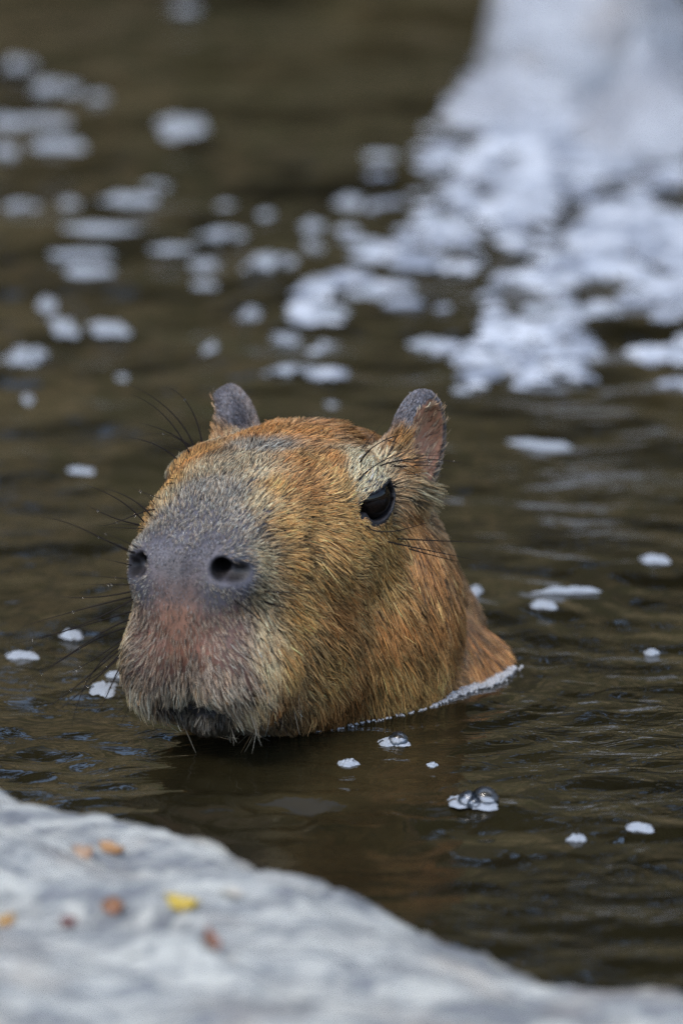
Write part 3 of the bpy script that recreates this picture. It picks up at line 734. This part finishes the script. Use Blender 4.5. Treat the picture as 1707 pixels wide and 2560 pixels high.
def curves_object(name, P, rad, colr, mat, parent):
    n, m = P.shape[:2]
    hc = bpy.data.hair_curves.new(name); hc.add_curves([m] * n)
    hc.attributes['position'].data.foreach_set('vector', P.astype(np.float32).ravel())
    ra = hc.attributes.get('radius') or hc.attributes.new('radius', 'FLOAT', 'POINT')
    ra.data.foreach_set('value', rad.astype(np.float32).ravel())
    ct = hc.attributes.new('tint', 'FLOAT_COLOR', 'POINT')
    ct.data.foreach_set('color', np.concatenate([colr, np.ones((n, m, 1))], 2).astype(np.float32).ravel())
    return link(name, hc, mat, parent)
tri = np.concatenate([BF[:, [0, 1, 2]], BF[:, [0, 2, 3]]])
A, B, C = BV[tri[:, 0]], BV[tri[:, 1]], BV[tri[:, 2]]
ar = .5 * np.linalg.norm(np.cross(B - A, C - A), axis=1)
cen = (A + B + C) / 3
cw = to_world(cen)
ar = ar * (cw[:, 2] > -.012)
N = int(ar.sum() * 1e4 * 200)
ti = rng.choice(len(tri), N, p=ar / ar.sum())
u, v_ = rng.random(N), rng.random(N); sw = u + v_ > 1; u[sw], v_[sw] = 1 - u[sw], 1 - v_[sw]
Pr = A[ti] + (B[ti] - A[ti]) * u[:, None] + (C[ti] - A[ti]) * v_[:, None]
D_, A_ = groom(Pr)
dens = A_[:, 5] * np.clip(1.15 - A_[:, 0] / .022, .42, 1.0)
er = eye_ring(Pr)
dens *= smooth01(1.12, 1.28, er) * smooth01(.0012, .004, nostril(Pr)) * smooth01(.0, .0012, mouth(Pr))
inner = ear_in(Pr) < .0012
dens[inner] *= .10
dens *= 1 + .55 * np.clip(fbm(*(Pr * 90).T, s=82, o=3), -1, .2)
keep = rng.random(N) < dens
Pr, D_, A_, er, inner = Pr[keep], D_[keep], A_[keep], er[keep], inner[keep]
A_[inner, 0] = .006; A_[inner, 2:5] = INNR
A_[:, 0] *= .40 + .60 * smooth01(1.2, 2.2, er)
low = (to_world(Pr)[:, 2] < .05) & (Pr[:, 0] > .072) & (rng.random(len(Pr)) < .016)
A_[low, 0] = rng.uniform(.014, .024, low.sum()); A_[low, 1] = .25; D_[low] = D_[low] * .35 + np.array([0, 0, -1.0]); A_[low, 2:5] = LIPC
Nr = grad(Pr); Nr /= np.linalg.norm(Nr, axis=1)[:, None] + 1e-9
FP = strands('fur', Pr, D_, A_, Nr)
n, m = FP.shape[:2]
s_ = np.linspace(0, 1, m)
rad = (.00011 + .00019 * np.clip(A_[:, 0] / .014, 0, 1))[:, None] * rng.uniform(.7, 1.25, n)[:, None] * (1 - .80 * s_ ** 1.6)[None]
tip = A_[:, 2:5]
patch = fbm(*(Pr * 55).T, s=81, o=3)
bright = np.clip(rng.normal(1.08, .40, n) + .42 * patch, .2, 1.9)
bright[rng.random(n) < .09] *= 1.55  # some strands brightened: highlight sparkle put into the hair colour
bright[rng.random(n) < .22] *= .22
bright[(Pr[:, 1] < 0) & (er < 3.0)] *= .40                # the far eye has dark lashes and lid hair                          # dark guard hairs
hue = rng.normal(0, .10, n)
tipc = tip * bright[:, None] * np.stack([1 + .0 * hue, 1 - hue, 1 - 1.8 * hue], 1)
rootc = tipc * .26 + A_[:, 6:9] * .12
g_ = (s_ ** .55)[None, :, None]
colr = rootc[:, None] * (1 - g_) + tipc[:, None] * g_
mh = Mat('wet_fur', Roughness=.32)
a_ = mh.node('ShaderNodeAttribute'); a_.attribute_name = 'tint'; mh.base(a_.outputs['Color'])
mh.b.inputs['Specular IOR Level'].default_value = .5
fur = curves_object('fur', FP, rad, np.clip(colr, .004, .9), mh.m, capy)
tag(fur, kind='stuff')
print('fur strands', n)

# ---- eyes
bm = bmesh.new(); bmesh.ops.create_uvsphere(bm, u_segments=40, v_segments=20, radius=EYE_R)
for f_ in bm.faces: f_.smooth = True
eye_me = bpy.data.meshes.new('eye'); bm.to_mesh(eye_me); bm.free()
me_ = Mat('eye_dark', Roughness=.03, IOR=1.38)
me_.base(me_.ramp(me_.noise(me_.mapping(), 300, 3), [(.4, (.006, .004, .003)), (.7, (.014, .008, .005))]))
eye_me.materials.append(me_.m)
for sg in (1, -1):
    o = link('eye', eye_me, None, capy); o.location = EYE_C * [1, sg, 1]
    o['label'] = 'glossy near-black eye'
# ---- whiskers and brow hairs, root first, in photograph pixels; each stays at the depth of its root
WH = []
def zoomed(pts, s, ox, oy): return [(ox + a / s, oy + b / s) for a, b in pts]
for w in [[(840, 1095), (640, 1000), (370, 885), (250, 860)], [(842, 1085), (735, 1040), (535, 962)], [(900, 915), (800, 810), (610, 697), (520, 665)], [(940, 870), (800, 750), (640, 690)], [(880, 915), (690, 865), (520, 780)],
          [(895, 918), (690, 905)], [(900, 935), (640, 925)], [(970, 815), (870, 835), (690, 905), (600, 920)], [(1010, 760), (885, 715), (795, 678)], [(855, 1060), (700, 985), (610, 958)], [(960, 800), (910, 740), (880, 715)],
          [(815, 1160), (600, 1110)], [(800, 1243), (500, 1218)], [(790, 1280), (500, 1276)], [(780, 1335), (570, 1355), (370, 1352)], [(778, 1365), (500, 1430), (130, 1538)], [(790, 1372), (560, 1500), (300, 1590), (80, 1640)],
          [(775, 1430), (530, 1525), (240, 1610)], [(765, 1465), (600, 1590), (380, 1735), (190, 1835)], [(755, 1520), (560, 1630), (350, 1760), (160, 1880)], [(765, 1575), (600, 1720), (400, 1830)], [(730, 1620), (560, 1830), (480, 2000), (440, 2150)],
          [(745, 1640), (600, 1790), (470, 1900), (200, 2080)], [(770, 1640), (650, 1790), (470, 1890)], [(760, 1740), (690, 1880), (600, 2050), (560, 2090)], [(790, 1990), (720, 2180)], [(760, 2000), (690, 2100)], [(770, 1760), (640, 1960)],
          [(760, 1690), (560, 1880), (330, 2070)],
          [(1170, 490), (1080, 330), (960, 200), (800, 110)], [(1185, 430), (1110, 290), (980, 160), (790, 50)], [(1225, 390), (1190, 240), (1110, 120), (1020, 65)], [(1105, 530), (1010, 450), (900, 400), (760, 375)],
          [(1170, 440), (1060, 370), (900, 355)], [(1180, 420), (1000, 330), (850, 285)], [(1160, 455), (1010, 425)], [(1140, 560), (1060, 535)], [(1110, 640), (1030, 670)], [(1090, 670), (1000, 700)]]:
    WH.append(zoomed(w, 2.45, 0, 940))
for w in [[(300, 1260), (500, 1060), (800, 900), (1080, 810)], [(330, 1080), (480, 850), (700, 720), (960, 640)], [(350, 1060), (500, 840), (760, 690)], [(345, 910), (450, 760), (720, 460)], [(560, 1050), (850, 970), (1200, 960), (1500, 1000)],
          [(660, 1060), (1000, 1030), (1400, 1060)], [(380, 1710), (600, 1795), (900, 1760), (1150, 1690)], [(690, 760), (820, 770), (880, 830)], [(640, 1000), (900, 1090), (1060, 1160)], [(700, 1240), (820, 1290)], [(690, 1210), (800, 1260)], [(720, 1270), (850, 1300)],
          [(900, 900), (1100, 915), (1340, 912)], [(860, 980), (1160, 1000), (1400, 1010)], [(920, 1010), (1250, 970), (1540, 1000)]]:
    WH.append(zoomed(w, 4.612, 820, 940))
WH += [[(980, 1346), (1100, 1352), (1225, 1356)], [(960, 1352), (1090, 1380), (1204, 1402)], [(1000, 1366), (1080, 1388), (1150, 1405)], [(648, 1477), (718, 1481), (800, 1480)], [(651, 1502), (701, 1516), (770, 1528)],
       [(640, 1590), (690, 1640), (740, 1690)], [(650, 1740), (700, 1800), (722, 1842)], [(615, 1640), (680, 1690)], [(600, 1700), (640, 1770), (660, 1830)], [(585, 1500), (660, 1560), (700, 1600)]]
mwh = Mat('whisker_dark', Base_Color=(.010, .007, .006, 1), Roughness=.6, Specular_IOR_Level=.15)
BW = to_world(BV); Bp = pix(BW); Bd = (BW - CAM) @ FWD
drops = []
for w in WH:
    px, py = w[0]
    p, nn = cast(px, py)
    if p is None:
        cand = np.argsort(((Bp - [px, py]) ** 2).sum(1) + np.where(BW[:, 2] > 0, 0, 1e6))[:40]
        j = cand[0]; p = BV[j]; px, py = Bp[j]
    d0 = (to_world(p) - CAM) @ FWD
    tgt = np.array(w, float); tgt[0] = (px, py)
    # smooth curve through the points
    tt = np.linspace(0, 1, 14); kk = np.concatenate([[0], np.cumsum(np.linalg.norm(np.diff(tgt, axis=0), axis=1))]); kk /= kk[-1]
    deg = min(len(tgt) - 1, 3)
    fx, fy = np.polyfit(kk, tgt[:, 0], deg), np.polyfit(kk, tgt[:, 1], deg)
    pts = []
    for i, t_ in enumerate(tt):
        o, d = ray(np.polyval(fx, t_), np.polyval(fy, t_))
        q = o + d * (d0 / (d @ FWD))
        h = to_head(q)
        if i == 0: h = p - grad(p[None])[0] * .001
        elif cast(np.polyval(fx, t_), np.polyval(fy, t_))[0] is not None:     # lies over the coat: lift it clear
            c, cn = cast(np.polyval(fx, t_), np.polyval(fy, t_))
            if (to_world(c) - CAM) @ FWD < (to_world(h) - CAM) @ FWD + .006: h = c + cn * (.0015 + .003 * t_)
        pts.append(h)
    lnth = np.linalg.norm(np.diff(np.array(pts), axis=0), axis=1).sum()
    r0 = .00048 if lnth > .03 else .00028
    V, F_ = tube(pts, [r0 * (1 - .82 * t_) for t_ in tt], 5)
    link('whisker', mesh('whisker', V, F_), mwh.m, capy)
    if lnth > .025:
        for _ in range(rng.integers(0, 3)): drops.append((np.array(pts[rng.integers(4, 12)]), rng.uniform(.00035, .0008)))
# ---- water droplets on whiskers and coat
md = Mat('water_droplet', Roughness=.0, IOR=1.33, Transmission_Weight=1.0)
for j in rng.choice(len(FP), 130, replace=False): drops.append((FP[j, -1] + Nr[j] * .0006, rng.uniform(.0002, .0005)))
bm = bmesh.new(); bmesh.ops.create_icosphere(bm, subdivisions=2, radius=1)
bm.verts.ensure_lookup_table()
sv = np.array([v.co[:] for v in bm.verts]); sf = np.array([[q.index for q in f_.verts] for f_ in bm.faces]); bm.free()
dv = np.concatenate([p + sv * r_ for p, r_ in drops]); df = np.concatenate([sf + i * len(sv) for i in range(len(drops))])
tag(link('water_droplets', mesh('water_droplets', dv, df), md.m, capy), kind='stuff')
# ---- rim of bubbles where the neck meets the water
rim = []
bw = BW[(np.abs(BW[:, 2]) < .0012)]
bp = pix(bw)
for q, (x, y) in zip(bw, bp):
    if x < 655 or x > 1246 or q[1] > .11 or y < 1665: continue
    k = smooth01(1000, 1235, x)
    if rng.random() > .35 + .65 * k: continue
    for _ in range(2 + int(7 * k)):
        off = rng.normal(0, .0011 + .0030 * k, 2)
        out = q[:2] - np.array([.0, .06]); out = out / np.linalg.norm(out)
        c = np.array([*(q[:2] + out * (.0075 - .0035 * k + .004 * rng.random() * (.4 + k)) + off * .5), 0])
        r_ = rng.uniform(.00025, .0007) * (1 + .5 * k)
        c[2] = float(water_z(c[0], c[1])) + r_ * .35 + .002 * k * rng.random()
        rim.append((c, r_))
dv = np.concatenate([p + sv * r_ for p, r_ in rim]); df = np.concatenate([sf + i * len(sv) for i in range(len(rim))])
mrim = Mat('bubble_white', Roughness=.08, Base_Color=(.78, .78, .78, 1), Transmission_Weight=.55, IOR=1.2)
tag(link('foam_rim', mesh('foam_rim', dv, df), mrim.m), 'line of small white bubbles along the capybara waterline', 'foam', kind='stuff')
